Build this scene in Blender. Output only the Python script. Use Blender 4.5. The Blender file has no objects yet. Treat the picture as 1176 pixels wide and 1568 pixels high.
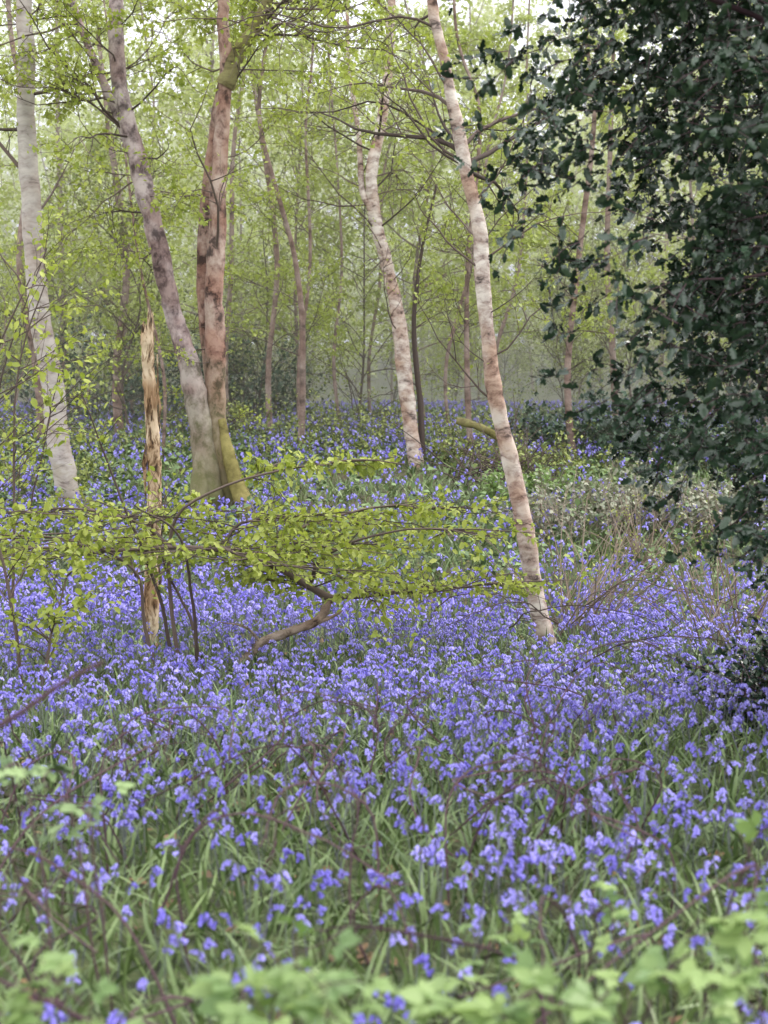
import bpy, math, numpy as np
from mathutils import Vector
rng=np.random.default_rng(11)
U=rng.uniform
def nrm(a): return a/np.maximum(np.linalg.norm(a,axis=-1,keepdims=True),1e-9)

# ---------------------------------------------------------------- mesh builder
class MB:
    def __init__(s): s.V=[];s.F=[];s.M=[];s.R=[];s.n=0
    def add(s,V,Fs,mat,rnd):
        V=np.asarray(V,float).reshape(-1,3)
        if not isinstance(Fs,list): Fs=[Fs]
        for F in Fs:
            F=np.asarray(F,np.int64); s.F.append(F+s.n); s.M.append(np.full(len(F),mat,np.int32))
        s.V.append(V); s.R.append(np.broadcast_to(np.asarray(rnd,float),(len(V),)).copy()); s.n+=len(V)
    def build(s,name,mats,smooth=True):
        me=bpy.data.meshes.new(name)
        V=np.concatenate(s.V); me.vertices.add(len(V)); me.vertices.foreach_set('co',V.astype(np.float32).ravel())
        tot=np.concatenate([np.full(len(F),F.shape[1],np.int32) for F in s.F])
        lv=np.concatenate([F.ravel() for F in s.F]).astype(np.int32)
        me.loops.add(len(lv)); me.loops.foreach_set('vertex_index',lv)
        me.polygons.add(len(tot)); st=np.concatenate([[0],np.cumsum(tot)[:-1]]).astype(np.int32)
        me.polygons.foreach_set('loop_start',st)
        me.polygons.foreach_set('material_index',np.concatenate(s.M))
        me.polygons.foreach_set('use_smooth',np.full(len(tot),smooth))
        me.update(calc_edges=True)
        a=me.attributes.new('rnd','FLOAT','POINT'); a.data.foreach_set('value',np.concatenate(s.R).astype(np.float32))
        for m in mats: me.materials.append(m)
        ob=bpy.data.objects.new(name,me); bpy.context.scene.collection.objects.link(ob); return ob

def tubes(mb,P,R,sides,mat,rnd=None):
    P=np.asarray(P,float)
    if P.ndim==2: P=P[None]
    R=np.broadcast_to(np.asarray(R,float),P.shape[:2])
    m,n,_=P.shape
    T=nrm(np.gradient(P,axis=1)); D=nrm(P[:,-1]-P[:,0])
    ref=np.where(np.abs(D[:,2:3])<.85,np.cross(D,[0,0,1.]),np.cross(D,[1.,0,0]))[:,None,:]
    A=nrm(ref-(ref*T).sum(-1,keepdims=True)*T); B=np.cross(T,A)
    th=np.arange(sides)*2*np.pi/sides
    V=P[:,:,None]+R[:,:,None,None]*(np.cos(th)[:,None]*A[:,:,None]+np.sin(th)[:,None]*B[:,:,None])
    i=np.arange(n-1)[:,None]*sides; j=np.arange(sides)[None]; j2=(j+1)%sides
    F=np.stack([i+j,i+j2,i+sides+j2,i+sides+j],-1).reshape(-1,4)
    F=(F[None]+(np.arange(m)*n*sides)[:,None,None]).reshape(-1,4)
    if rnd is None: rnd=np.repeat(U(0,1,m),n*sides)
    mb.add(V,F,mat,rnd)

def scat(mb,T,Fs,pos,d,nr,sc,mat,rnd):
    pos=np.asarray(pos); m=len(pos)
    if m==0: return
    d=nrm(d); side=nrm(np.cross(nr,d)); n=np.cross(d,side)
    T=np.asarray(T,float)
    V=pos[:,None]+np.asarray(sc).reshape(-1,1,1)*(T[None,:,0:1]*d[:,None]+T[None,:,1:2]*side[:,None]+T[None,:,2:3]*n[:,None])
    if not isinstance(Fs,list): Fs=[Fs]
    out=[(np.asarray(F)[None]+(np.arange(m)*len(T))[:,None,None]).reshape(-1,np.asarray(F).shape[1]) for F in Fs]
    mb.add(V,out,mat,np.repeat(rnd,len(T)))

def cr(pts,n):
    p=np.asarray(pts,float); p=np.vstack([2*p[0]-p[1],p,2*p[-1]-p[-2]])
    k=len(p)-3; t=np.linspace(0,k-1e-6,n); i=t.astype(int); f=(t-i)[:,None]
    a,b,c,d=p[i],p[i+1],p[i+2],p[i+3]
    return .5*(2*b+(c-a)*f+(2*a-5*b+4*c-d)*f**2+(3*b-a-3*c+d)*f**3)
def kink(P,a):
    n=len(P); w=rng.normal(size=(n,3))*a; w[0]=0; return P+np.cumsum(w,0)*.5

def grow(st,d,L,n,wob,up=0.):
    m=len(st); P=np.zeros((m,n,3)); P[:,0]=st; d=nrm(d); L=np.broadcast_to(L,(m,))
    for i in range(1,n):
        d=nrm(d+wob*rng.normal(size=(m,3))+np.array([0,0,up]))
        P[:,i]=P[:,i-1]+d*(L/(n-1))[:,None]
    return P
def samp(P,idx,t):
    n=P.shape[1]; f=t*(n-1)*.9999; i=f.astype(int); f=(f-i)[:,None]
    a=P[idx,i]; b=P[idx,i+1]; return a+(b-a)*f, nrm(b-a)
def sub(P,k,t0,Lr,ang,n,wob,flat=1.,up=0.):
    m=len(P); idx=np.repeat(np.arange(m),k); t=U(t0,1,m*k)
    p,tg=samp(P,idx,t)
    L=np.linalg.norm(P[:,-1]-P[:,0],axis=1)[idx]*Lr*U(.6,1.2,m*k)*(1.15-.6*t)
    r=rng.normal(size=(m*k,3)); r[:,2]*=flat; r=nrm(r-(r*tg).sum(-1,keepdims=True)*tg)
    return grow(p,tg*math.cos(ang)+r*math.sin(ang),L,n,wob,up)
def leafon(mb,P,k,size,tpl,mat,jit=.03,droop=.3,upn=1.0,t0=.1):
    m=int(len(P)*k)
    idx=rng.integers(0,len(P),m); t=U(t0,1,m)
    p,tg=samp(P,idx,t); p=p+rng.normal(size=(m,3))*jit
    d=tg*.5+rng.normal(size=(m,3))*.7; d[:,2]-=droop
    nr=rng.normal(size=(m,3))*.55+np.array([0,0,upn])
    scat(mb,tpl[0],tpl[1],p,d,nr,size*U(.6,1.25,m),mat,np.clip(U(0,1,m)*.6+.4*U(0,1,len(P))[idx],0,1))

LQ=(np.array([[0,0,0],[.45,.34,.06],[1,0,-.05],[.45,-.34,.06]]),np.array([[0,3,2,1]]))
LD=(np.array([[0,0,0],[.22,.24,.03],[.6,.29,.04],[1,0,-.12],[.6,-.29,.04],[.22,-.24,.03],[.25,0,-.03],[.62,0,-.05]]),
    [np.array([[0,5,6],[0,6,1],[4,3,7],[7,3,2]]),np.array([[5,4,7,6],[6,7,2,1]])])
def holly_leaf():
    xs=[.0,.2,.36,.52,.7,.84,1.]; w=[.03,.27,.2,.29,.19,.2,0.01]; z=[0,.09,-.04,.1,-.04,.06,-.05]
    V=[];
    for i in range(7): V+=[[xs[i],-w[i],z[i]],[xs[i],0,-.05 if 0<i<6 else z[i]],[xs[i],w[i],z[i]]]
    F=[]
    for i in range(6): F+=[[3*i,3*i+3,3*i+4,3*i+1],[3*i+1,3*i+4,3*i+5,3*i+2]]
    return np.array(V),np.array(F)
LH=holly_leaf()
def bramble_leaf():
    V=[];F3=[];
    def leaflet(o,a,s):
        b=len(V); ca,sa=math.cos(a),math.sin(a)
        N=13; prof=[]
        for i in range(N):
            u=i/(N-1); w=.36*math.sin(math.pi*u**.8)*(1.0 if i%2 else .84)
            prof.append((u,w))
        for u,w in prof:
            for sgn in (-1,0,1):
                x=u*s; y=sgn*w*s; z=(.07 if sgn else 0)*s-.18*u*u*s
                V.append([o[0]+x*ca-y*sa,o[1]+x*sa+y*ca,z])
        for i in range(N-1):
            F3.append([b+3*i,b+3*i+3,b+3*i+4,b+3*i+1]);F3.append([b+3*i+1,b+3*i+4,b+3*i+5,b+3*i+2])
    leaflet((.4,0),0,.75); leaflet((.36,.02),1.25,.6); leaflet((.36,-.02),-1.25,.6)
    return np.array(V),np.array(F3)
LB=bramble_leaf()

# ---------------------------------------------------------------- materials
def newmat(name):
    m=bpy.data.materials.new(name); m.use_nodes=True; nt=m.node_tree; nt.nodes.clear()
    return m,nt,nt.nodes,nt.links
def leafmat(name,c1,c2,trans=.45,rough=.5,spec=.3,tsat=(1.15,1.2,.65)):
    m,nt,N,L=newmat(name)
    at=N.new('ShaderNodeAttribute'); at.attribute_name='rnd'
    mx=N.new('ShaderNodeMix'); mx.data_type='RGBA'; mx.inputs[6].default_value=(*c1,1); mx.inputs[7].default_value=(*c2,1)
    L.new(at.outputs['Fac'],mx.inputs[0])
    p=N.new('ShaderNodeBsdfPrincipled'); p.inputs['Roughness'].default_value=rough; p.inputs['Specular IOR Level'].default_value=spec
    L.new(mx.outputs[2],p.inputs['Base Color'])
    out=N.new('ShaderNodeOutputMaterial')
    if trans>0:
        t=N.new('ShaderNodeBsdfTranslucent'); mu=N.new('ShaderNodeMix'); mu.data_type='RGBA'; mu.blend_type='MULTIPLY'; mu.inputs[0].default_value=1
        mu.inputs[7].default_value=(*tsat,1); L.new(mx.outputs[2],mu.inputs[6]); L.new(mu.outputs[2],t.inputs['Color'])
        ms=N.new('ShaderNodeMixShader'); ms.inputs[0].default_value=trans
        L.new(p.outputs[0],ms.inputs[1]); L.new(t.outputs[0],ms.inputs[2]); L.new(ms.outputs[0],out.inputs[0])
    else: L.new(p.outputs[0],out.inputs[0])
    return m
def barkmat(name,dark,mid,light,tint,thr=(.36,.46,.6),tintamt=(.45,.65),zs=12,moss=None,mossz=(0,1),bump=.4,sc=3.):
    m,nt,N,L=newmat(name)
    tc=N.new('ShaderNodeTexCoord')
    nd=N.new('ShaderNodeTexNoise'); nd.inputs['Scale'].default_value=5; nd.inputs['Detail'].default_value=2; L.new(tc.outputs['Object'],nd.inputs[0])
    vm=N.new('ShaderNodeVectorMath'); vm.operation='MULTIPLY_ADD'; vm.inputs[1].default_value=(.12,.12,.14); L.new(nd.outputs['Color'],vm.inputs[0]); L.new(tc.outputs['Object'],vm.inputs[2])
    mp=N.new('ShaderNodeMapping'); mp.inputs['Scale'].default_value=(sc,sc,zs); L.new(vm.outputs[0],mp.inputs[0])
    n1=N.new('ShaderNodeTexNoise'); n1.inputs['Scale'].default_value=1.; n1.inputs['Detail'].default_value=7; n1.inputs['Roughness'].default_value=.7; L.new(mp.outputs[0],n1.inputs[0])
    r=N.new('ShaderNodeValToRGB'); e=r.color_ramp.elements; e[0].position=thr[0]; e[0].color=(*dark,1); e[1].position=thr[2]; e[1].color=(*light,1)
    k=e.new(thr[1]); k.color=(*mid,1); L.new(n1.outputs[0],r.inputs[0])
    n2=N.new('ShaderNodeTexNoise'); n2.inputs['Scale'].default_value=2.3; n2.inputs['Detail'].default_value=5; L.new(tc.outputs['Object'],n2.inputs[0])
    r2=N.new('ShaderNodeMapRange'); r2.inputs[1].default_value=tintamt[0]; r2.inputs[2].default_value=tintamt[1]; L.new(n2.outputs[0],r2.inputs[0])
    mx=N.new('ShaderNodeMix'); mx.data_type='RGBA'; mx.blend_type='MULTIPLY'; mx.inputs[7].default_value=(*tint,1)
    L.new(r2.outputs[0],mx.inputs[0]); L.new(r.outputs[0],mx.inputs[6]); col=mx.outputs[2]
    if moss:
        sp=N.new('ShaderNodeSeparateXYZ'); L.new(tc.outputs['Object'],sp.inputs[0])
        ad=N.new('ShaderNodeMath'); ad.operation='MULTIPLY_ADD'; ad.inputs[1].default_value=2.5; L.new(n2.outputs[0],ad.inputs[0]); L.new(sp.outputs[2],ad.inputs[2])
        mr=N.new('ShaderNodeMapRange'); mr.inputs[1].default_value=mossz[1]+1.25; mr.inputs[2].default_value=mossz[0]+1.25; L.new(ad.outputs[0],mr.inputs[0])
        mm=N.new('ShaderNodeMix'); mm.data_type='RGBA'; mm.inputs[7].default_value=(*moss,1); L.new(mr.outputs[0],mm.inputs[0]); L.new(col,mm.inputs[6]); col=mm.outputs[2]
    p=N.new('ShaderNodeBsdfPrincipled'); p.inputs['Roughness'].default_value=.8; p.inputs['Specular IOR Level'].default_value=.2; L.new(col,p.inputs['Base Color'])
    b=N.new('ShaderNodeBump'); b.inputs['Strength'].default_value=bump; b.inputs['Distance'].default_value=.02; L.new(n1.outputs[0],b.inputs['Height']); L.new(b.outputs[0],p.inputs['Normal'])
    o=N.new('ShaderNodeOutputMaterial'); L.new(p.outputs[0],o.inputs[0]); return m
def simplebark(name,c1,c2):
    return leafmat(name,c1,c2,0,.8,.2)

M_hb=leafmat('hornbeam_leaf',(.20,.26,.045),(.46,.50,.13),.35)
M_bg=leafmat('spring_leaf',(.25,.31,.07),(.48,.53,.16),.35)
M_far=leafmat('hazy_far_spring_leaf',(.42,.50,.17),(.68,.73,.30),.3)  # paler copy of spring leaf, distance haze mixed into the colour
M_us=leafmat('understory_leaf',(.12,.16,.045),(.38,.43,.12),.0)
M_holly=leafmat('holly_leaf',(.012,.032,.018),(.042,.080,.042),.0,.25,.7)
M_ivy=leafmat('evergreen_leaf',(.03,.06,.035),(.07,.12,.07),.0,.4,.4)
M_br=leafmat('bramble_leaf',(.13,.22,.08),(.30,.41,.15),.25,.45,.4)
M_brb=leafmat('bramble_leaf_old',(.13,.17,.10),(.36,.35,.26),.0,.5,.4)
M_bell=leafmat('bluebell_petal',(.17,.14,.60),(.42,.38,.90),.0,.5,.2)
M_stem=leafmat('bluebell_stem',(.13,.16,.10),(.18,.18,.24),0)
M_blade=leafmat('bluebell_blade',(.065,.112,.035),(.24,.33,.12),.0,.4,.5)
M_herb=leafmat('herb_leaf',(.07,.12,.05),(.22,.31,.13),.0,.5,.3)
M_lit=leafmat('dead_leaf',(.12,.07,.04),(.3,.19,.1),0)
M_twig=simplebark('twig_bark',(.06,.045,.04),(.16,.12,.105))
M_bram=simplebark('bramble_stem',(.055,.03,.04),(.14,.085,.10))
M_birch=barkmat('birch_bark',(.09,.07,.065),(.38,.30,.27),(.66,.60,.55),(.70,.55,.47),(.36,.45,.59),(.42,.62),9,sc=4.5)
M_birchL=barkmat('pale_birch_bark',(.16,.13,.12),(.36,.32,.30),(.50,.46,.43),(.82,.74,.70),(.32,.42,.6),(.45,.65),10,moss=(.24,.20,.10),mossz=(.6,1.5))
M_fork=barkmat('grey_pink_bark',(.09,.07,.07),(.27,.215,.215),(.48,.41,.40),(.66,.56,.54),(.38,.46,.58),(.4,.6),4,moss=(.15,.15,.06),mossz=(1.0,3.2),sc=5)
M_forkR=barkmat('red_brown_bark',(.07,.05,.045),(.29,.195,.165),(.46,.36,.31),(.8,.64,.58),(.38,.46,.58),(.4,.6),4,moss=(.15,.14,.06),mossz=(1.0,3.6),sc=5)
M_bgw=barkmat('woodland_trunk_bark',(.08,.06,.05),(.21,.155,.135),(.34,.27,.24),(.8,.68,.64),(.35,.47,.62),(.4,.65),5)
M_snap=barkmat('snapped_wood',(.06,.04,.03),(.30,.21,.13),(.66,.54,.40),(.55,.44,.35),(.40,.47,.54),(.40,.60),3,sc=16)
M_log=barkmat('mossy_log',(.05,.04,.02),(.15,.13,.06),(.24,.22,.10),(.8,.8,.6),zs=6)

def groundmat():
    m,nt,N,L=newmat('woodland_floor')
    tc=N.new('ShaderNodeTexCoord')
    n1=N.new('ShaderNodeTexNoise'); n1.inputs['Scale'].default_value=9; n1.inputs['Detail'].default_value=8; L.new(tc.outputs['Object'],n1.inputs[0])
    n2=N.new('ShaderNodeTexNoise'); n2.inputs['Scale'].default_value=.5; n2.inputs['Detail'].default_value=4; L.new(tc.outputs['Object'],n2.inputs[0])
    r=N.new('ShaderNodeValToRGB'); e=r.color_ramp.elements; e[0].position=.35; e[0].color=(.03,.038,.018,1); e[1].position=.68; e[1].color=(.15,.18,.07,1)
    k=e.new(.5); k.color=(.07,.095,.035,1); L.new(n1.outputs[0],r.inputs[0])
    mx=N.new('ShaderNodeMix'); mx.data_type='RGBA'; mx.inputs[7].default_value=(.09,.07,.04,1)
    mr=N.new('ShaderNodeMapRange'); mr.inputs[1].default_value=.45; mr.inputs[2].default_value=.7; L.new(n2.outputs[0],mr.inputs[0]); L.new(mr.outputs[0],mx.inputs[0]); L.new(r.outputs[0],mx.inputs[6])
    p=N.new('ShaderNodeBsdfPrincipled'); p.inputs['Roughness'].default_value=.95; L.new(mx.outputs[2],p.inputs['Base Color'])
    b=N.new('ShaderNodeBump'); b.inputs['Distance'].default_value=.05; L.new(n1.outputs[0],b.inputs['Height']); L.new(b.outputs[0],p.inputs['Normal'])
    o=N.new('ShaderNodeOutputMaterial'); L.new(p.outputs[0],o.inputs[0]); return m

# ---------------------------------------------------------------- terrain
_py=np.array([-400,-50,0,4,12,15,17,20,24,30,40,60,90,140,400,900.]); _pz=np.array([0,0.,0,0,-.05,.02,.42,1.08,1.65,2.35,3.2,4.4,7.5,14,26,30.])
_yy=np.arange(-400,900,.5); _zz=np.interp(_yy,_py,_pz); _k=np.ones(5)/5; _zz=np.convolve(np.pad(_zz,2,'edge'),_k,'valid')
_w=[(rng.normal(size=2),U(0,6.3)) for _ in range(10)]
def fbm(x,y,f):
    s=0
    for i,(w,ph) in enumerate(_w): s=s+np.sin((w[0]*x+w[1]*y)*f*(1+.35*i)+ph*3)/(1+.25*i)
    return s/4.
def gz(x,y):
    x=np.asarray(x,float); y=np.asarray(y,float)
    return np.interp(y,_yy,_zz)+.04*fbm(x,y,.9)*np.clip((np.abs(y)+2)/8,0,1)
mb=MB()
ys=np.concatenate([np.arange(-300,-10,20),np.arange(-10,50,.5),np.arange(50,160,5),np.arange(160,880,40)])
xs=np.concatenate([np.arange(-400,-30,30),np.arange(-30,30.1,.75),np.arange(45,410,30)])
X,Y=np.meshgrid(xs,ys); nx=len(xs); ny=len(ys)
i=np.arange(ny-1)[:,None]*nx+np.arange(nx-1)[None]
mb.add(np.stack([X,Y,gz(X,Y)],-1),np.stack([i,i+1,i+nx+1,i+nx],-1).reshape(-1,4),0,.5)
mb.build('ground',[groundmat()])

def region(y0,y1,dens,pad):
    h1=.27*y1+pad; A=(y1-y0)*2*h1; n=int(A*dens)
    x=U(-h1,h1,n); y=U(y0,y1,n); k=np.abs(x)<.27*y+pad; return x[k],y[k]

# ---------------------------------------------------------------- bluebells
def bell_tpl(nb,sides,prof,sc,H,bend):
    c=cr([[0,0,0],[H*.45,0,.004],[H*.8,0,.012],[H*.96,0,.012+bend*.5],[H*.96,0,.012+bend],[H*.9,0,.012+bend*1.3]],12)
    t=MB(); tubes(t,c[::2] if sides>3 else c[::4],.0028,3,0); SV=np.concatenate(t.V); SF=t.F
    b=MB()
    for j in range(nb):
        f=.45+.55*(j+.5)/nb; q=c[min(11,int(f*11))]+rng.normal(size=3)*.003
        d=nrm(np.array([-.8-.3*f,U(-.45,.45),.55+U(-.3,.3)])); s=sc*U(.85,1.15)*(1.12-.35*f)
        n=len(prof); base=q+np.array([0,d[1]*.01,.008])
        P=base+d*np.array([[p[0]] for p in prof])*s
        tubes(b,P,np.array([p[1] for p in prof])*s,sides,0)
    BF=[np.concatenate(b.F)]
    return SV,[np.concatenate(SF)],np.concatenate(b.V),BF
PF=[(0,.16),(.4,.32),(.75,.29),(1.,.55)]; PM=[(0,.2),(.55,.38),(1.,.55)]; PS=[(0,.28),(1,.55)]
mb=MB()
def bells(y0,y1,dens,pad,nb,sides,prof,sc,nv=6,clump=.0):
    x,y=region(y0,y1,dens,pad)
    f=fbm(x,y,.8)+.5*fbm(y,x,2.3)
    p=np.clip(.64+.55*f,.12,1)
    p*=np.where((x>1.9+.02*y)&(y>16.5)&(y<24),.35,1)*np.where(y<4.2,.7,1)*np.where((np.abs(x-.8)<2)&(y>16.5)&(y<21),.7,1)
    p*=np.interp(y,[0,16,19,24,50],[1,1,.72,.7,.8])
    for cx,cy in ((1.45,12.5),(-2.1,12.5)): p*=np.where(((x-cx)/.35)**2+((y-cy)/.75)**2<1,.2,1)
    k=U(0,1,len(x))<p; x,y=x[k],y[k]
    z=gz(x,y)
    for v in range(nv):
        H=U(.26,.39); S,SF,B,BF=bell_tpl(nb,sides,prof,sc,H,U(.03,.06))
        s=slice(v,None,nv); m=len(x[s]); pos=np.stack([x[s],y[s],z[s]],1)
        up=np.array([0,0,1.])+rng.normal(size=(m,3))*[.18,.18,0]; h=rng.normal(size=(m,3)); h[:,2]=0
        q=U(.65,1.12,m); r=U(0,1,m)
        scat(mb,S,SF,pos,up,h,q,0,r); scat(mb,B,BF,pos,up,h,q,1,r)
bells(2.8,8,112,1.0,10,4,PF,.0195)
bells(8,13,148,1.6,8,3,PM,.0205)
bells(13,20,130,2.2,6,3,PS,.026)
bells(20,32,40,2.8,4,3,PS,.037)
bells(32,48,12,3,4,3,PS,.055)
mb.build('bluebell_carpet',[M_stem,M_bell])

# blades / grass
mb=MB()
def blade(nseg,w):
    V=[];
    for i in range(nseg+1):
        u=i/nseg; ww=w*(math.sin(math.pi*min(1,u*.85+.18))**.7)*(0.15 if i==nseg else 1)
        a=u*1.25; V+=[[math.sin(a)/1.25,-ww,(1-math.cos(a))/1.25*1.1],[math.sin(a)/1.25,ww,(1-math.cos(a))/1.25*1.1]]
    F=[[2*i,2*i+1,2*i+3,2*i+2] for i in range(nseg)]
    return np.array(V),np.array(F)
def blades(y0,y1,dens,pad,nseg,w,L):
    x,y=region(y0,y1,dens,pad); m=len(x)
    T,F=blade(nseg,w); up=np.array([0,0,1.])+rng.normal(size=(m,3))*[.45,.45,0]; h=rng.normal(size=(m,3)); h[:,2]=0
    scat(mb,T,F,np.stack([x,y,gz(x,y)-.01],1),up,h,L*U(.5,1.2,m),0,np.clip(.5+.35*fbm(x,y,.5)+rng.normal(size=m)*.25,0,1))
blades(2.4,8.5,300,1.0,4,.024,.28)
blades(8.5,14,190,1.6,3,.028,.25)
blades(14,22,120,2.2,2,.04,.28)
blades(22,46,45,3,2,.06,.32)
mb.build('bluebell_foliage_and_grass',[M_blade])
# low herbs (dog's mercury) among the flowers under the far trees
mb=MB(); x,y=region(16,34,15,3); k=U(0,1,len(x))<np.clip(.5+.9*fbm(x,y,.6),.1,1); x,y=x[k],y[k]; m=len(x)
for j in range(5):
    scat(mb,*LQ,np.stack([x+U(-.08,.08,m),y+U(-.08,.08,m),gz(x,y)+U(.12,.36,m)],1),rng.normal(size=(m,3))*[1,1,.3],rng.normal(size=(m,3))*.4+[0,0,1],U(.07,.13,m),0,U(0,1,m))
mb.build('low_herb_plants',[M_herb])

mb=MB(); x,y=region(2.5,40,15,2); m=len(x)
nr=rng.normal(size=(m,3))*.3+[0,0,1]; scat(mb,*LQ,np.stack([x,y,gz(x,y)+.02],1),rng.normal(size=(m,3))*[1,1,.2],nr,U(.04,.1,m),0,U(0,1,m)); mb.build('leaf_litter',[M_lit])

# ---------------------------------------------------------------- trees
def trunk(mb,pts,r0,r1,n=80,sides=14,mat=0,flare=.5,fl=.25,lump=.05,power=1.):
    P=cr(pts,n); t=np.linspace(0,1,n); L=np.linalg.norm(P[-1]-P[0])
    R=r0+(r1-r0)*t**power; R=R*(1+flare*np.exp(-t*L/fl))
    ns=np.convolve(rng.normal(size=n+6),np.ones(7)/7,'valid')[:n]; R=R*(1+lump*2*ns)
    P=P+np.stack([np.convolve(rng.normal(size=n+8),np.ones(9)/9,'valid')[:n],np.convolve(rng.normal(size=n+8),np.ones(9)/9,'valid')[:n],np.zeros(n)],1)*r0*.25
    tubes(mb,P,R,sides,mat); return P
def crown(mb,P,nb,t0,t1,L0,L1,elev,ntw,nlf,lsize,wood,leaf,tpl=LQ,flat=.5,az=None,droop=.3,bend=0.0,rb=.012,jit=.04,n2=3,wob=.16):
    t=U(t0,t1,nb); st,_=samp(P[None],np.zeros(nb,int),t)
    a=U(0,2*np.pi,nb) if az is None else U(az[0],az[1],nb)
    e=U(elev[0],elev[1],nb); d=np.stack([np.cos(a)*np.cos(e),np.sin(a)*np.cos(e),np.sin(e)],1)
    f=(t-t0)/max(t1-t0,1e-3); L=(L0+(L1-L0)*f)*U(.6,1.15,nb)
    B=grow(st,d,L,8,wob,bend); w=np.linspace(1,.15,8)
    tubes(mb,B,(rb*L)[:,None]*w,5,wood)
    T=sub(B,ntw,.15,.42,.75,5,.2,flat,bend*.5); Lt=np.linalg.norm(T[:,-1]-T[:,0],axis=1)
    tubes(mb,T,(.008*Lt+.002)[:,None]*np.linspace(1,.3,5),3,wood)
    T2=sub(T,n2,.2,.5,.7,3,.2,flat); tubes(mb,T2,np.array([.003,.0022,.0012])*(.6+lsize*6),3,wood)
    if nlf>0:
        leafon(mb,T2,nlf,lsize,tpl,leaf,jit,droop); leafon(mb,T,max(1,nlf//2),lsize,tpl,leaf,jit,droop,t0=.3)
    return B
# left pale birch
mb=MB(); P=trunk(mb,[(-4.38,20,.75),(-4.41,20,1.14),(-4.53,20,1.88),(-4.68,20,2.89),(-4.83,20,4.26),(-4.96,20,5.91),(-4.99,20,7.29),(-5.01,20,8.21),(-5.0,20,11),(-5.2,20,15)],.165,.07,110,16,0,.5,.3,.03,2.)
crown(mb,P,20,.48,.98,2.6,1.2,(.1,.9),7,5,.07,1,2)
mb.build('birch_tree',[M_birchL,M_twig,M_bg])
# leaning birch
mb=MB(); P=trunk(mb,[(1.55,13,-.35),(1.51,13,-.05),(1.47,13,.14),(1.35,13,.77),(1.22,13,1.36),(1.08,13,2.02),(.97,13,2.55),(.92,13,3.21),(.87,13,3.81),(.74,13,4.41),(.61,13,4.95),(.50,13,5.54),(.44,13,5.90),(.30,13,7.6),(.17,13,10.2)],.090,.036,130,14,0,.55,.2,.08,1.3)
crown(mb,P,7,.33,.6,1.3,1.5,(.1,.8),5,1,.05,1,2,rb=.008)
crown(mb,P,20,.6,.98,2.1,1.,(0,.8),7,4,.055,1,2)
for pts,r in (([(.89,13,3.42),(.69,12.9,3.59),(.43,12.8,3.81),(.30,12.7,4.03)],.012),([(.71,13,4.46),(.35,13.1,4.76),(-.09,13.1,4.98),(-.52,13.2,4.94),(-.95,13.2,4.98)],.014),([(.82,13,4.03),(1.13,12.9,4.46),(1.30,12.8,4.98)],.012),([(.48,13,5.59),(.17,12.9,5.67),(-.43,12.8,5.54),(-1.04,12.7,5.63),(-1.56,12.6,5.41)],.014)):
    C=kink(cr(pts,12),.018); tubes(mb,C,np.linspace(r,.0035,12),6,1); T=sub(C[None],12,.2,.38,.7,6,.2,.6); tubes(mb,T,np.linspace(.0045,.0013,6),3,1); T2=sub(T,4,.2,.5,.7,4,.2,.6); tubes(mb,T2,np.linspace(.0028,.001,4),3,1); leafon(mb,T2,1.5,.045,LQ,2)
mb.build('birch_tree',[M_birch,M_twig,M_bg])
# centre birch
mb=MB(); P=trunk(mb,[(.62,24,1.3),(.55,24,1.69),(.41,24,2.70),(.26,24,4.02),(.02,24,5.13),(-.18,24,5.9),(-.2,24,6.67),(-.03,24,7.55),(.08,24,8.54),(.13,24,9.53),(.3,24,12),(.4,24,15)],.14,.05,120,14,0,.4,.2,.08,1.2)
S=trunk(mb,[(.65,24.1,1.5),(.62,24.2,2.6),(.5,24.3,4.0),(.62,24.4,5.2),(.9,24.5,6.5)],.06,.02,40,8,1,.2)
S2=trunk(mb,[(-.18,24,5.95),(-.35,24,6.3),(-.42,24,7.2),(-.6,24,8.6),(-.6,24,11)],.07,.02,40,8,0,.1)
crown(mb,P,14,.25,.6,2.0,2.,(.1,.8),7,1.5,.06,1,2,rb=.008); crown(mb,P,22,.55,.98,2.6,1.2,(0,.8),7,5,.07,1,2,rb=.009); crown(mb,S,8,.3,.98,1.2,.8,(.2,.9),5,3,.06,1,2)
mb.build('birch_tree',[M_birch,M_twig,M_bg])
# forked multi-stem tree
mb=MB()
Pl=trunk(mb,[(-2.3,19.5,.75),(-2.42,19.5,1.38),(-2.53,19.5,2.32),(-2.67,19.5,3.03),(-2.92,19.45,3.84),(-3.11,19.4,4.91),(-3.34,19.4,5.81),(-3.56,19.4,6.88),(-3.61,19.4,8.04),(-3.5,19.4,11),(-3.2,19.4,14.5)],.175,.06,110,16,0,.45,.4,.09,1.5)
Pl2=trunk(mb,[(-3.27,19.45,5.5),(-3.5,19.6,6.1),(-3.85,19.8,6.9),(-4.2,20,7.7),(-4.6,20.1,9),(-5,20.2,11)],.085,.03,50,10,0,.2)
Pr=trunk(mb,[(-2.02,19.6,.75),(-2.13,19.6,1.24),(-2.30,19.6,2.32),(-2.33,19.6,3.39),(-2.31,19.6,4.46),(-2.24,19.6,5.81),(-2.17,19.6,6.97),(-2.15,19.6,8),(-2.0,19.6,11),(-2.2,19.6,14)],.15,.06,110,14,1,.9,.4,.09,1.5)
Pr2=trunk(mb,[(-2.2,19.9,1.0),(-2.47,19.9,3.4),(-2.50,19.9,4.9),(-2.36,19.8,6.2),(-2.2,19.7,7.0)],.10,.07,60,12,1,.3)
Pr3=trunk(mb,[(-2.19,19.6,6.85),(-1.95,19.55,7.35),(-1.7,19.5,7.65),(-1.45,19.5,8.3),(-1.2,19.5,9.5),(-1.,19.5,11.5)],.11,.04,40,12,3,.2)
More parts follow.
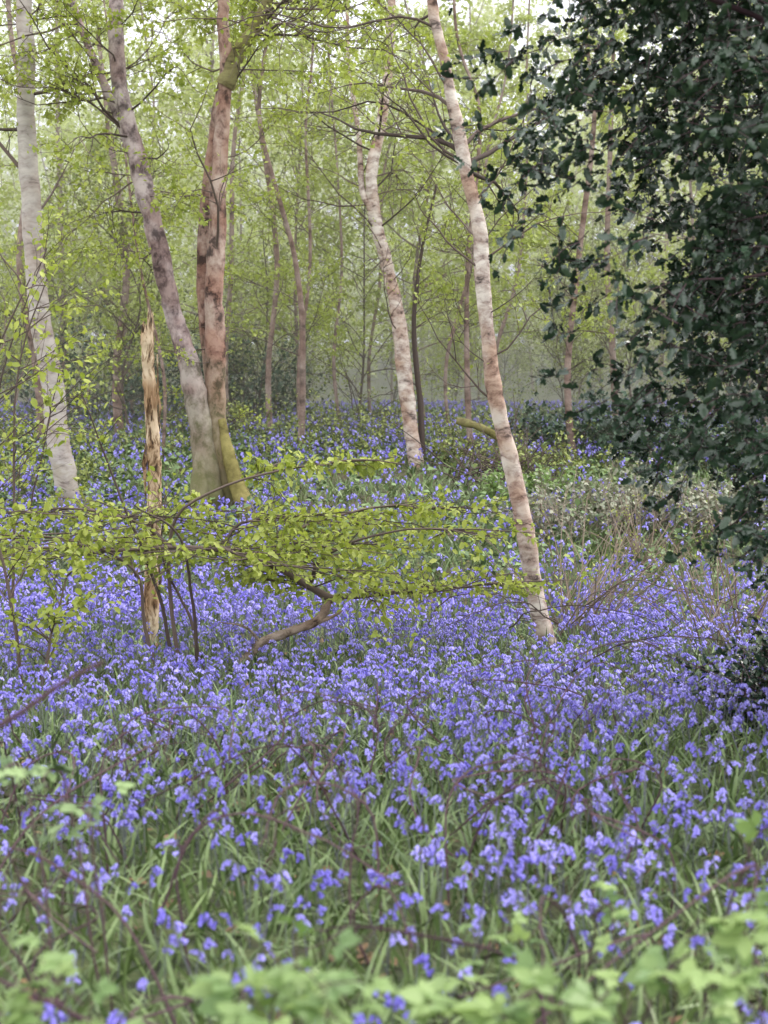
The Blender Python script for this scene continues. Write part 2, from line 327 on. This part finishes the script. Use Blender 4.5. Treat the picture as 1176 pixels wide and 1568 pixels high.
trunk(mb,[(-2.22,19.48,2.3),(-2.07,19.42,1.6),(-1.80,19.3,.85)],.05,.15,24,10,4,0,lump=.15); trunk(mb,[(-2.5,19.5,2.2),(-2.5,19.35,1.5),(-2.55,19.2,.8)],.08,.15,20,10,0,0,lump=.1)
for PP,a in ((Pl,14),(Pr,14),(Pl2,10),(Pr3,12)): crown(mb,PP,a,.45 if len(PP)>60 else .2,.98,2.6,1.2,(-.1,.8),8,6,.078,2,5,wob=.2,rb=.008)
crown(mb,Pr3,8,.2,.6,2.8,2.2,(-.3,.2),9,7,.078,2,5,az=(-1.6,.4),rb=.008); crown(mb,Pl2,8,.2,.7,2.2,2.2,(-.6,.2),9,6,.078,2,5,az=(3.,6),rb=.008)
crown(mb,Pl,8,.45,.62,1.6,1.6,(-.4,.3),8,5,.07,2,5,rb=.008)
crown(mb,Pr,8,.2,.45,1.0,1.3,(-.1,.5),5,3,.06,2,5,rb=.008)
mb.build('multi_stemmed_tree',[M_fork,M_forkR,M_twig,M_log,barkmat('mossy_root',(.09,.07,.03),(.20,.17,.06),(.31,.27,.10),(.7,.7,.6),zs=4),M_hb])
# snapped trunk
mb=MB(); P=trunk(mb,[(-2.12,13,-.25),(-2.13,13,.1),(-2.12,13,.82),(-2.10,13,1.72),(-2.145,13,2.44),(-2.16,13,2.84)],.073,.056,60,12,0,.35,.15,.1)
for j in range(10):
    a=j*.63; r=.042; x0,y0=-2.16+r*math.cos(a),13+r*math.sin(a); h=U(.03,.25)
    tubes(mb,np.array([[x0,y0,2.74],[x0+.005,y0,2.84],[x0+U(-.02,.02),y0,2.84+h]]),np.array([.022,.020,.003]),5,0)
for j in range(26):
    a=U(0,6.3); z=U(.3,2.6); l=U(.15,.4); c=np.array([-2.12,13,0]); r=.065
    tubes(mb,np.array([[c[0]+r*math.cos(a),c[1]+r*math.sin(a),z],[c[0]+(r+.012)*math.cos(a),c[1]+(r+.012)*math.sin(a),z+l*.5],[c[0]+(r-.01)*math.cos(a),c[1]+(r-.01)*math.sin(a),z+l]]),np.array([.004,.016,.004]),5,1 if U(0,1)<.4 else 0)
tubes(mb,cr([(-2.14,13,2.05),(-2.06,12.95,2.25),(-2.05,12.9,2.65)],8),np.linspace(.018,.007,8),6,0)
mb.build('snapped_tree_trunk',[M_snap,M_twig])

# hornbeam sapling with tiered sprays
mb=MB()
main=kink(cr([(-.42,11.6,.55),(-.62,11.5,.68),(-.85,11.4,.82),(-1.15,11.3,.94),(-1.55,11.2,.99),(-2.0,11.1,.97),(-2.5,11.0,.99),(-3.2,10.9,.96)],40),.006)
tubes(mb,main,np.linspace(.032,.008,40)*(1+.1*rng.normal(size=40)*.5),8,0)
stems=[[(-1.66,11.2,-.1),(-1.75,11.2,.5),(-1.95,11.2,1.1),(-2.15,11.2,1.6),(-2.35,11.1,2.2)],[(-1.6,11.25,-.1),(-1.7,11.3,.5),(-1.72,11.3,1.0),(-1.6,11.2,1.3),(-1.2,11.,1.5),(-.7,10.8,1.62),(-.2,10.7,1.68),(.15,10.7,1.64)],
[(-1.42,11.3,-.1),(-1.55,11.3,.4),(-1.78,11.4,.9),(-1.75,11.5,1.5)],[(-1.45,11.1,-.1),(-1.5,11.0,.5),(-1.6,10.8,1.1),(-1.9,10.6,1.35)],[(-1.7,11.0,-.1),(-1.85,11,.35),(-1.9,10.9,.8),(-2.3,10.7,1.05),(-2.8,10.5,1.1)],
[(-.45,11.6,.55),(-.2,11.7,.57),(.2,11.8,.60),(.6,11.8,.64),(1.1,11.8,.70)],[(-.6,11.5,.68),(-.5,11.3,.88),(-.2,11.1,1.05),(.3,11,1.14),(.9,11,1.08)],[(-.9,11.4,.82),(-.8,11.6,1.05),(-.4,11.9,1.22),(.1,12.1,1.30),(.7,12.2,1.26)],[(-1.2,11.3,.94),(-1.3,11,1.02),(-1.0,10.6,.95),(-.5,10.3,.88)],[(-1.7,11.3,.99),(-2.0,11.4,1.2),(-2.5,11.4,1.3),(-3.1,11.3,1.26)],[(-1.3,11.3,.95),(-1.2,11.5,1.15),(-.9,11.6,1.22),(-.3,11.5,1.25)]]
ST=[]
for s in stems:
    C=kink(cr(s,24),.006); ST.append(C); tubes(mb,C,np.linspace(.018,.005,24),6,0)
fl=[(main,10,1),(ST[1][12:],5,.6),(ST[4][10:],9,1),(ST[5],11,1),(ST[6],11,1),(ST[7],9,.9),(ST[8],10,1),(ST[9],8,1),(ST[10],8,.9)]
for C,dn,bl in fl:
    C=cr(C[::3],20); L=np.linalg.norm(C[-1]-C[0]); nb=int(5+L*dn)
    t=U(.1,1,nb); st,tg=samp(C[None],np.zeros(nb,int),t)
    a=U(0,6.28,nb); d=np.stack([np.cos(a)*1.3,np.sin(a),U(-.14,.14,nb)],1)+tg*.5
    B=grow(st,d,U(.45,1.1,nb)*bl,8,.08,-.014); tubes(mb,B,np.linspace(.007,.002,8),4,0)
    T=sub(B,6,.1,.4,.75,5,.12,.15); tubes(mb,T,np.linspace(.0035,.0013,5),3,0)
    leafon(mb,T,6,.062,LD,1,.014,.3,.8) ; leafon(mb,B,5,.066,LD,1,.014,.3,.8)
for C in (ST[0],ST[2]):
    T=sub(C[None],11,.45,.3,.8,6,.15,.6); tubes(mb,T,np.linspace(.004,.0015,6),3,0); leafon(mb,T,5,.06,LD,1,.02,.3)
mb.build('hornbeam_sapling',[M_twig,M_hb])
# fallen branch
mb=MB(); C=kink(cr([(-1.2,11.3,-.02),(-1.12,11.35,.08),(-.98,11.4,.22),(-.75,11.5,.30),(-.58,11.55,.36),(-.5,11.6,.42),(-.46,11.6,.50),(-.42,11.6,.57)],30),.003)
tubes(mb,C,np.linspace(.042,.032,30)*(1+.08*rng.normal(size=30)),9,0)
tubes(mb,cr([(-.6,11.55,.35),(-.45,11.6,.39),(-.34,11.62,.45)],8),np.linspace(.026,.006,8),6,0); tubes(mb,cr([(-.98,11.4,.2),(-1.1,11.3,.35),(-1.3,11.2,.4)],8),np.linspace(.015,.004,8),5,0)
mb.build('fallen_branch',[barkmat('branch_bark',(.07,.05,.045),(.24,.18,.14),(.40,.32,.27),(.8,.72,.68),sc=9)])
# left-hand saplings near frame edge
for pts in ([[(-2.55,10,-.1),(-2.6,10,.6),(-2.75,10,1.4),(-2.95,10,2.1)],[(-2.45,10,-.1),(-2.35,10,.4),(-2.2,10,.9)],[(-3.0,9.6,0),(-2.9,9.5,1.0),(-2.7,9.4,2.0),(-2.3,9.3,2.85)]],
            [[(-3.3,12.5,-.1),(-3.25,12.5,1.2),(-3.2,12.4,2.4),(-2.9,12.3,3.3)],[(-3.4,12.5,0),(-3.6,12.5,1.0),(-3.9,12.5,2.2)]],
            [[(-4.2,15,-.1),(-4.15,15,1.3),(-4.0,15,2.6),(-3.5,14.9,3.9)],[(-4.1,15,0),(-3.7,15,1.3),(-3.4,15,2.7)]]):
    mb=MB()
    for s in pts:
        C=kink(cr(s,16),.01); tubes(mb,C,np.linspace(.016,.005,16),6,0); B=sub(C[None],14,.3,.4,.9,7,.15,.4); tubes(mb,B,np.linspace(.006,.002,7),4,0)
        T=sub(B,4,.2,.5,.7,4,.15,.3); tubes(mb,T,np.linspace(.003,.001,4),3,0); leafon(mb,T,4,.065,LD,1,.015,.35); leafon(mb,B,4,.07,LD,1,.015,.35)
    mb.build('hazel_sapling',[M_twig,M_hb])

# slim mid-distance trees
slim=[(-5.35,29,-.25,.12),(-2.2,28,-.35,.08),(-1.55,26,-.75,.08),(-1.6,27.5,.1,.05),(1.55,25,-.1,.065),(3.35,25,.15,.08),(4.6,28,-.2,.09),(-3.3,30,.1,.09),(-6.5,27,-.5,.11),(6.9,26,.2,.10),(1.35,29,.9,.05),(-.3,34,.6,.06),(-.9,31,-.3,.05),(2.6,31,.4,.06),(-3.9,25,-.9,.04)]
for (x,y,lx,r) in slim:
    mb=MB(); H=U(8,14); z=float(gz(x,y)); w=U(-.25,.25,4)
    P=trunk(mb,[(x,y,z-.3),(x+lx*.12+w[0],y,z+1.5),(x+lx*.35+w[1],y,z+3.5),(x+lx*.7+w[2],y,z+6),(x+lx*1.1+w[3],y+.2,z+8),(x+lx*1.6,y,z+H)],r*.85,r*.3,60,9,0,.4,.2,.06)
    crown(mb,P,int(11+H),.2,.98,1.9,1.,(.1,.9),6,6,.08,1,2,bend=.04,rb=.006)
    mb.build('young_woodland_tree',[M_bgw,M_twig,M_bg])

# background woodland (one mass)
def tree_tpl(H,r,nb,t0,L0,L1,nlf,ls,ntw=6,el=(.1,.9),cv=1.,rb=.007):
    t=MB(); q=U(-cv,cv); P=trunk(t,[(0,0,-.4),(q*.3+U(-.2,.2),U(-.3,.3),H*.2),(q*U(.5,1.2),U(-.6,.6),H*.45),(q*U(.3,1.8),U(-.8,.8),H*.7),(q*2,U(-1,1),H)],r,r*.2,20,7,0,.3)
    crown(t,P,nb,t0,.98,L0,L1,el,ntw,nlf,ls,0,1,n2=2,jit=.18,rb=rb); return t
def place(mb,t,x,y,a,s,m0,m1,zoff=0,sh=None):
    V=np.concatenate(t.V)*s; c,sn=math.cos(a),math.sin(a); V=V@np.array([[c,sn,0],[-sn,c,0],[0,0,1]])+[x,y,float(gz(x,y))+zoff]
    off=mb.n; mb.V.append(V); R=np.concatenate(t.R); mb.R.append(np.clip(R*.7+(U(0,.3) if sh is None else sh),0,1)); mb.n+=len(V)
    for F,M in zip(t.F,t.M): mb.F.append(F+off); mb.M.append(np.where(M==0,m0,m1).astype(np.int32))
tall=[tree_tpl(U(15,21),U(.045,.10),44,.13,3.8,1.9,11,.155,cv=1.8) for _ in range(7)]
hz=[tree_tpl(U(4.5,7.5),.03,32,.06,2.3,1.2,6,.088,6,(.3,1.2),cv=1.) for _ in range(4)]
mb=MB()
for y in (36,43,51,60,72):
    h=.27*y+5; n=int(2*h/4.9)
    for k in range(n):
        x=-h+2*h*(k+.5)/n+U(-2.2,2.2); yy=y+U(-3.3,3.3)
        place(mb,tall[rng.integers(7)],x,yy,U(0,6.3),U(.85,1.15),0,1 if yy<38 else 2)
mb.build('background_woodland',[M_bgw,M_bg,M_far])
mb=MB()
for y in (28,33,38,44,51,58):
    h=.27*y+3; n=int(2*h/3.1)
    for k in range(n):
        x=-h+2*h*(k+.5)/n+U(-1.2,1.2)
        if y<30 and -3.4<x<2.8: continue
        place(mb,hz[rng.integers(4)],x,y+U(-1.8,1.8),U(0,6.3),U(.6,1.15),0,1 if U(0,1)<.5 else 2)
mb.build('woodland_understory',[M_twig,M_us,M_bg])
# far hillside canopy
mb=MB(); n=60000; x=U(-55,55,n); y=U(82,130,n); c=fbm(x,y,.25); z=gz(x,y)+U(0,1,n)**.8*(18+5*c)
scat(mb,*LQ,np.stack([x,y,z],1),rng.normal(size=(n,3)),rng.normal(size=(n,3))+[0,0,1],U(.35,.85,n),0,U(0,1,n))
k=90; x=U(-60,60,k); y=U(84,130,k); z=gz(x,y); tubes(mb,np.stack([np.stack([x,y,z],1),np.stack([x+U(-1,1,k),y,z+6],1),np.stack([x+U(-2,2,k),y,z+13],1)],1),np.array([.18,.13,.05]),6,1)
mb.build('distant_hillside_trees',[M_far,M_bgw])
# unseen oak crown added behind and beside the viewpoint to shade the near ground
mb=MB(); P=trunk(mb,[(-4.6,-2,-.3),(-4.5,-2,2),(-4.3,-1.6,4.5),(-3.6,-1,6.5),(-3,-.5,9)],.32,.15,50,12,0)
crown(mb,P,16,.5,.98,6.5,5.,(.05,.45),9,7,.14,1,2,az=(-.9,1.7),rb=.012,jit=.25,n2=3,wob=.1)
mb.build('unseen_shade_oak',[M_bgw,M_twig,M_us])

# ---------------------------------------------------------------- shrubs
def bush(name,cx,cy,rx,ry,h,nst,nl,ls,mats,tpl=LQ,lean=.5,z0=0.,wr=.006):
    mb=MB(); n=nst; a=U(0,6.28,n); rr=np.sqrt(U(0,1,n)); x=cx+rx*.75*rr*np.cos(a); y=cy+ry*.75*rr*np.sin(a)
    st=np.stack([x,y,gz(x,y)-.05+z0],1); d=np.stack([np.cos(a)*lean,np.sin(a)*lean,np.ones(n)],1)
    B=grow(st,d,h*U(.6,1.15,n)*(1.1-.4*rr),8,.18,-.05); tubes(mb,B,np.linspace(wr,wr*.3,8),4,0)
    T=sub(B,5,.15,.45,.9,5,.2,.8); tubes(mb,T,np.linspace(wr*.4,wr*.15,5),3,0)
    if nl: leafon(mb,T,nl,ls,tpl,1,.03,.3); leafon(mb,B,nl,ls,tpl,1,.05,.3)
    return mb.build(name,mats)
for (cx,cy,rx,ry,h) in ((-6.7,32,1.3,1.2,3.2),(-2.9,33,1.0,1.,2.6),(-4.6,34,1.2,1.,3.4),(3.6,26,1.1,.8,1.3),(5.2,24,1.4,1,1.6)):
    bush('evergreen_holly_bush',cx,cy,rx,ry,h,70,7,.10,[M_twig,M_ivy])
M_greytw=simplebark('brown_twig_bark',(.17,.13,.11),(.38,.31,.27))
bush('bramble_bush',2.6,18.6,.95,.7,1.05,100,3.5,.07,[M_greytw,M_brb],LQ)
bush('bramble_bush',3.9,18.8,1.0,.7,1.05,100,3.5,.07,[M_greytw,M_brb],LQ)
bush('bramble_bush',2.0,20.3,.6,.5,.7,50,6,.075,[M_bram,M_br],LQ)
for (cx,cy,rx,h) in ((-5.2,22,1.3,.7),(-1.2,25.5,1.4,.7),(1.3,24.5,.9,.7),(-4.0,25.5,1.4,.8),(.9,27,1.6,1.1),(-1.8,28,1.6,1.2),(2.6,23,1.2,1.),(-6.2,26,1.5,1.0),(-.2,30,1.6,1.1),(-3.6,30,1.5,1.1)):
    bush('low_bramble_patch',cx,cy,rx,rx*.7,h,50,5,.07,[M_bram,M_us],LQ)
def whips(name,cx,cy,n,h,spread,az,mats,nl=0,z0=0,wr=.006):
    mb=MB(); a=U(az[0],az[1],n); x=cx+rng.normal(size=n)*.12; y=cy+rng.normal(size=n)*.1
    d=np.stack([np.cos(a)*spread*U(.2,1.3,n),np.sin(a)*spread*.6*U(.2,1,n),np.ones(n)],1)
    B=grow(np.stack([x,y,gz(x,y)-.03],1),d,h*U(.5,1.1,n),9,.07,-.03); tubes(mb,B,np.linspace(wr,wr*.25,9),5,0)
    T=sub(B,3,.3,.3,.5,5,.12); tubes(mb,T,np.linspace(wr*.4,wr*.15,5),3,0)
    if nl: leafon(mb,T,nl,.03,LQ,1)
    return mb.build(name,mats)
M_whip=simplebark('whip_bark',(.13,.095,.07),(.36,.29,.23))
whips('coppiced_shrub',1.85,13.7,44,1.5,1.1,(-.6,2.6),[M_whip,M_hb],2,wr=.009)
whips('coppiced_shrub',3.05,12.6,34,1.4,.7,(-.5,3.6),[M_whip,M_hb],2,wr=.009)
whips('coppiced_shrub',3.1,17.,24,1.2,.8,(-.5,3.6),[M_whip,M_hb],2,wr=.009)
mb=MB()
for s in ([(1.6,12.9,.1),(1.85,12.8,.42),(2.3,12.6,.46),(2.8,12.4,.2)],[(1.1,12.6,.2),(1.4,12.5,.34),(2.0,12.3,.36),(2.6,12,.2)],[(1.6,12.8,.2),(1.2,12.6,.42),(.8,12.4,.36),(.5,12.2,.25)],[(1.7,12.9,.2),(2.1,12.8,.6),(2.6,12.6,.55),(3.1,12.4,.4)],[(.4,13.5,.1),(.6,13.4,.42),(1.1,13.3,.38),(1.5,13.2,.2)],[(1.2,10,.1),(1.5,9.8,.36),(2.0,9.7,.46),(2.5,9.5,.4)]):
    C=kink(cr(s,16),.02); tubes(mb,C,np.linspace(.008,.003,16),6,0); T=sub(C[None],12,.1,.3,.7,6,.15); tubes(mb,T,np.linspace(.004,.0015,6),3,0)
mb.build('dead_fallen_twigs',[M_twig])
mb=MB(); a=cr([(1.2,23.5,2.42),(1.6,23.4,2.3),(2.0,23.3,2.05),(2.3,23.2,1.75)],14); tubes(mb,a,np.linspace(.06,.08,14)*(1+.1*rng.normal(size=14)),10,0); mb.build('fallen_mossy_log',[M_log])
mb=MB(); n=70; st=np.stack([U(1.0,2.3,n),U(21,22.5,n),np.zeros(n)],1); st[:,2]=gz(st[:,0],st[:,1])+U(0,.3,n)
B=grow(st,rng.normal(size=(n,3))*[1,.6,.4]+[0,0,.5],U(.5,1.3,n),7,.12); tubes(mb,B,np.linspace(.012,.003,7),4,0); T=sub(B,3,.2,.4,.7,4,.15); tubes(mb,T,.003,3,0); mb.build('brushwood_pile',[M_twig])

# ---------------------------------------------------------------- big holly on the right
mb=MB()
tr=trunk(mb,[(3.3,7.6,-.2),(3.25,7.5,1.2),(3.3,7.4,2.6),(3.2,7.4,4.2),(3.0,7.3,5.8)],.13,.06,50,12,0)
xb_z=[.9,1.12,1.34,1.66,1.98,2.3,2.6,2.95,3.25,3.55,3.95,4.5,5.4]; xb_x=[2.0,1.72,1.42,1.14,.93,.79,.70,.57,.34,.49,.48,.6,.95]
limbs=[]
for k in range(22):
    t=U(.42,.98); s,_=samp(tr[None],np.array([0]),np.array([t])); a=U(2.2,4.2); L=U(1.2,1.9)
    limbs.append(grow(s,np.array([[math.cos(a),math.sin(a)*.7,.45]]),L,10,.12,-.05)[0])
limbs.append(cr([(3.1,7.3,3.2),(2.4,6.8,3.35),(1.8,6.5,3.6),(1.2,6.4,3.8),(.9,6.3,3.95)],10))
limbs=np.array(limbs); tubes(mb,limbs,np.linspace(.024,.004,10),7,1)
n=15500; z=U(.85,5.0,n); y=U(5.9,8.8,n); x=U(.3,4.0,n)
lob=.16*np.sin(z*7.5+y*2)+.11*np.sin(z*17+1+y*3)
xb=np.interp(z,xb_z,xb_x)+.13*(y-7)**2+lob
dx=x-xb; pr=np.where(dx<.65,.06+dx*.5,.385+(dx-.65)*1.6); pr=np.clip(pr,0,.9)*(dx>0)
pr*=np.where(((x-1.30)/.24)**2+((z-2.75)/.36)**2<1,.03,1)*np.where(((x-1.2)/.16)**2+((z-3.35)/.24)**2<1,.08,1)*np.where(((x-1.0)/.16)**2+((z-2.95)/.2)**2<1,.15,1)*np.where(((x-1.5)/.14)**2+((z-2.1)/.17)**2<1,.12,1)
pr*=np.where((dx>1.2)&(np.abs(y-7.4)<.9),.4,1)
pr*=np.clip(.64+.8*np.sin(x*5.+z*3.1)*np.sin(z*6.3-x*2+y*3),.05,1)
k=U(0,1,n)<pr; x,y,z=x[k],y[k],z[k]; n=len(x)
d=np.stack([-np.ones(n)*.7,-.25+U(-.8,.8,n),U(-.9,.25,n)],1)+rng.normal(size=(n,3))*.35
T=grow(np.stack([x,y,z],1)-nrm(d)*.16,d,U(.2,.38,n),6,.14,-.04)
tubes(mb,T,np.linspace(.0035,.0015,6),3,1)
leafon(mb,T,12,.066,LH,2,.012,.25,.6)
mb.build('holly_tree',[M_bgw,M_bram,M_holly])
mb=MB(); n=1300; a=U(0,6.28,n); ph=np.arccos(U(0,1,n)); r=U(.55,1,n)**.6
x=3.05+.95*r*np.sin(ph)*np.cos(a)+.15*rng.normal(size=n); y=8.7+.9*r*np.sin(ph)*np.sin(a); z=.0+.8*r*np.cos(ph)
d=np.stack([np.cos(a)*np.sin(ph),np.sin(a)*np.sin(ph),np.cos(ph)],1)+rng.normal(size=(n,3))*.4
T=grow(np.stack([x,y,z],1)-nrm(d)*.12,d,.24,5,.15); tubes(mb,T,np.linspace(.003,.0015,5),3,0); leafon(mb,T,8,.05,LH,1,.012,.2,.6)
mb.build('holly_bush',[M_bram,M_holly])

# ---------------------------------------------------------------- foreground bramble
def bramble(name,stems,nl,ls,mats,r=.004,lt0=.3):
    mb=MB()
    for s in stems:
        C=kink(cr(s,18),.008); tubes(mb,C,np.linspace(r,r*.5,18),6,0)
        S=sub(C[None],5,.25,.22,.9,6,.18); tubes(mb,S,np.linspace(r*.5,r*.25,6),4,0)
        if nl:
            m=nl; t=U(lt0,1,m); p,tg=samp(C[None],np.zeros(m,int),t)
            d=rng.normal(size=(m,3))*[1,1,.3]+[0,-.3,.15]; scat(mb,*LB,p,d,rng.normal(size=(m,3))*.35+[0,-.25,1],ls*U(.6,1.2,m),1,U(0,1,m))
            e,_=samp(S,np.arange(5),np.full(5,.98)); scat(mb,*LB,e,rng.normal(size=(5,3))*[1,1,.3],rng.normal(size=(5,3))*.35+[0,-.2,1],ls*U(.6,1.,5),1,U(0,1,5))
    return mb.build(name,mats)
def st(x,y,h,k=0):
    a=U(-.2,.2); return [(x+a,y+.25,0),(x+a*.6,y+.15,h*.5),(x+a*.3,y+.05,h*.85),(x,y,h),(x-a*.5,y-.06,h*.97)]
bramble('bramble_plant',[st(-.66,2.75,.60),st(-.74,2.7,.56),st(-.60,2.7,.54)],6,.08,[M_bram,M_br],lt0=.7)
bramble('bramble_plant',[st(-.18,2.6,.67),st(-.25,2.65,.61),st(-.14,2.6,.59)],6,.085,[M_bram,M_br],lt0=.7)
bramble('bramble_plant',[st(.14,2.75,.57),st(.30,2.75,.59),st(.22,2.7,.55)],6,.08,[M_bram,M_br],lt0=.7)
bramble('bramble_plant',[st(.58,2.8,.62),st(.66,2.9,.68),st(.72,2.8,.60),st(.45,2.75,.56)],6,.08,[M_bram,M_br],lt0=.7)
bramble('bramble_plant',[st(.95,3.6,.70),st(1.0,3.5,.55)],5,.075,[M_bram,M_br],lt0=.6)
bramble('bramble_plant',[st(.30,3.4,.48),st(.55,3.6,.5)],4,.07,[M_bram,M_br],lt0=.6)
bramble('bramble_plant',[st(-.98,3.7,.85),st(-.9,3.9,.8),st(-.8,3.8,.7)],5,.065,[M_bram,M_herb],lt0=.6)
arch=[]
for k in range(58):
    x=U(-1.7,1.7); y=U(3.2,8); a=U(0,6.28); h=U(.25,.6); l=U(.4,1.1); w=rng.normal(size=3)*.14
    arch.append([(x,y,0),(x+l*.25*math.cos(a)+w[0],y+l*.25*math.sin(a),h*U(.5,.9)),(x+l*.6*math.cos(a)+w[1],y+l*.6*math.sin(a),h),(x+l*math.cos(a)+w[2],y+l*math.sin(a),h*U(.4,.9))])
arch+= [[(.28,5,0),(.32,4.9,.3),(.42,4.8,.5),(.55,4.7,.62)],[(.5,5.2,.1),(.6,5.1,.4),(.68,5.1,.6),(.78,5,.8)],[(-.1,4.6,0),(-.12,4.6,.3),(-.1,4.6,.5),(-.14,4.6,.6)]]
bramble('bare_bramble_stems',arch,0,.05,[M_bram,M_brb],.0048,.2)
mb=MB(); C=cr([(-.95,3.0,.98),(-.78,3.0,1.08),(-.68,3.02,1.15),(-.6,3.03,1.19)],14); tubes(mb,C,np.linspace(.008,.005,14),6,0)
C=cr([(-1.3,3.0,.3),(-1.1,3.0,.8),(-.95,3.0,.98)],8); tubes(mb,C,.008,6,0); mb.build('bare_twig',[M_bram])

# ---------------------------------------------------------------- mist between the far trees
bpy.ops.mesh.primitive_cube_add(size=1,location=(0,92,14)); ob=bpy.context.object; ob.name='woodland_mist'; ob.scale=(150,136,34)
m,nt,N,L=newmat('mist'); v=N.new('ShaderNodeVolumeScatter'); v.inputs['Density'].default_value=.0125; v.inputs['Color'].default_value=(1,1,.82,1); v.inputs['Anisotropy'].default_value=.35
o=N.new('ShaderNodeOutputMaterial'); L.new(v.outputs[0],o.inputs['Volume']); ob.data.materials.append(m)

# ---------------------------------------------------------------- light, world, camera
sc=bpy.context.scene
w=bpy.data.worlds.new('World'); sc.world=w; w.use_nodes=True; N=w.node_tree.nodes; L=w.node_tree.links
bg=N['Background']; sk=N.new('ShaderNodeTexSky'); sk.sky_type='NISHITA'; sk.sun_disc=False
el,az=math.radians(50),math.radians(65); sk.sun_elevation=el; sk.sun_rotation=az; sk.dust_density=4; sk.air_density=1.; sk.ozone_density=1.
mx=N.new('ShaderNodeMix'); mx.data_type='RGBA'; mx.inputs[0].default_value=.78; mx.inputs[7].default_value=(20.5,20.6,20.6,1)   # overcast cloud veil
L.new(sk.outputs[0],mx.inputs[6]); L.new(mx.outputs[2],bg.inputs[0]); bg.inputs[1].default_value=.15
ld=bpy.data.lights.new('sun','SUN'); ld.energy=2.5; ld.angle=math.radians(25); ld.color=(1,.96,.88)
lo=bpy.data.objects.new('sun',ld); sc.collection.objects.link(lo)
S=Vector((math.cos(el)*math.sin(az),math.cos(el)*math.cos(az),math.sin(el))); lo.rotation_euler=S.to_track_quat('Z','Y').to_euler()
cd=bpy.data.cameras.new('camera'); cd.lens=50; cd.sensor_fit='VERTICAL'; cd.sensor_height=36; cd.clip_end=2000
cd.dof.use_dof=True; cd.dof.focus_distance=13; cd.dof.aperture_fstop=2.8
co=bpy.data.objects.new('camera',cd); sc.collection.objects.link(co); co.location=(0,0,1.6); co.rotation_euler=(math.radians(90-1.68),0,0); sc.camera=co
sc.view_settings.view_transform='Standard'; sc.view_settings.look='None'; sc.view_settings.exposure=0
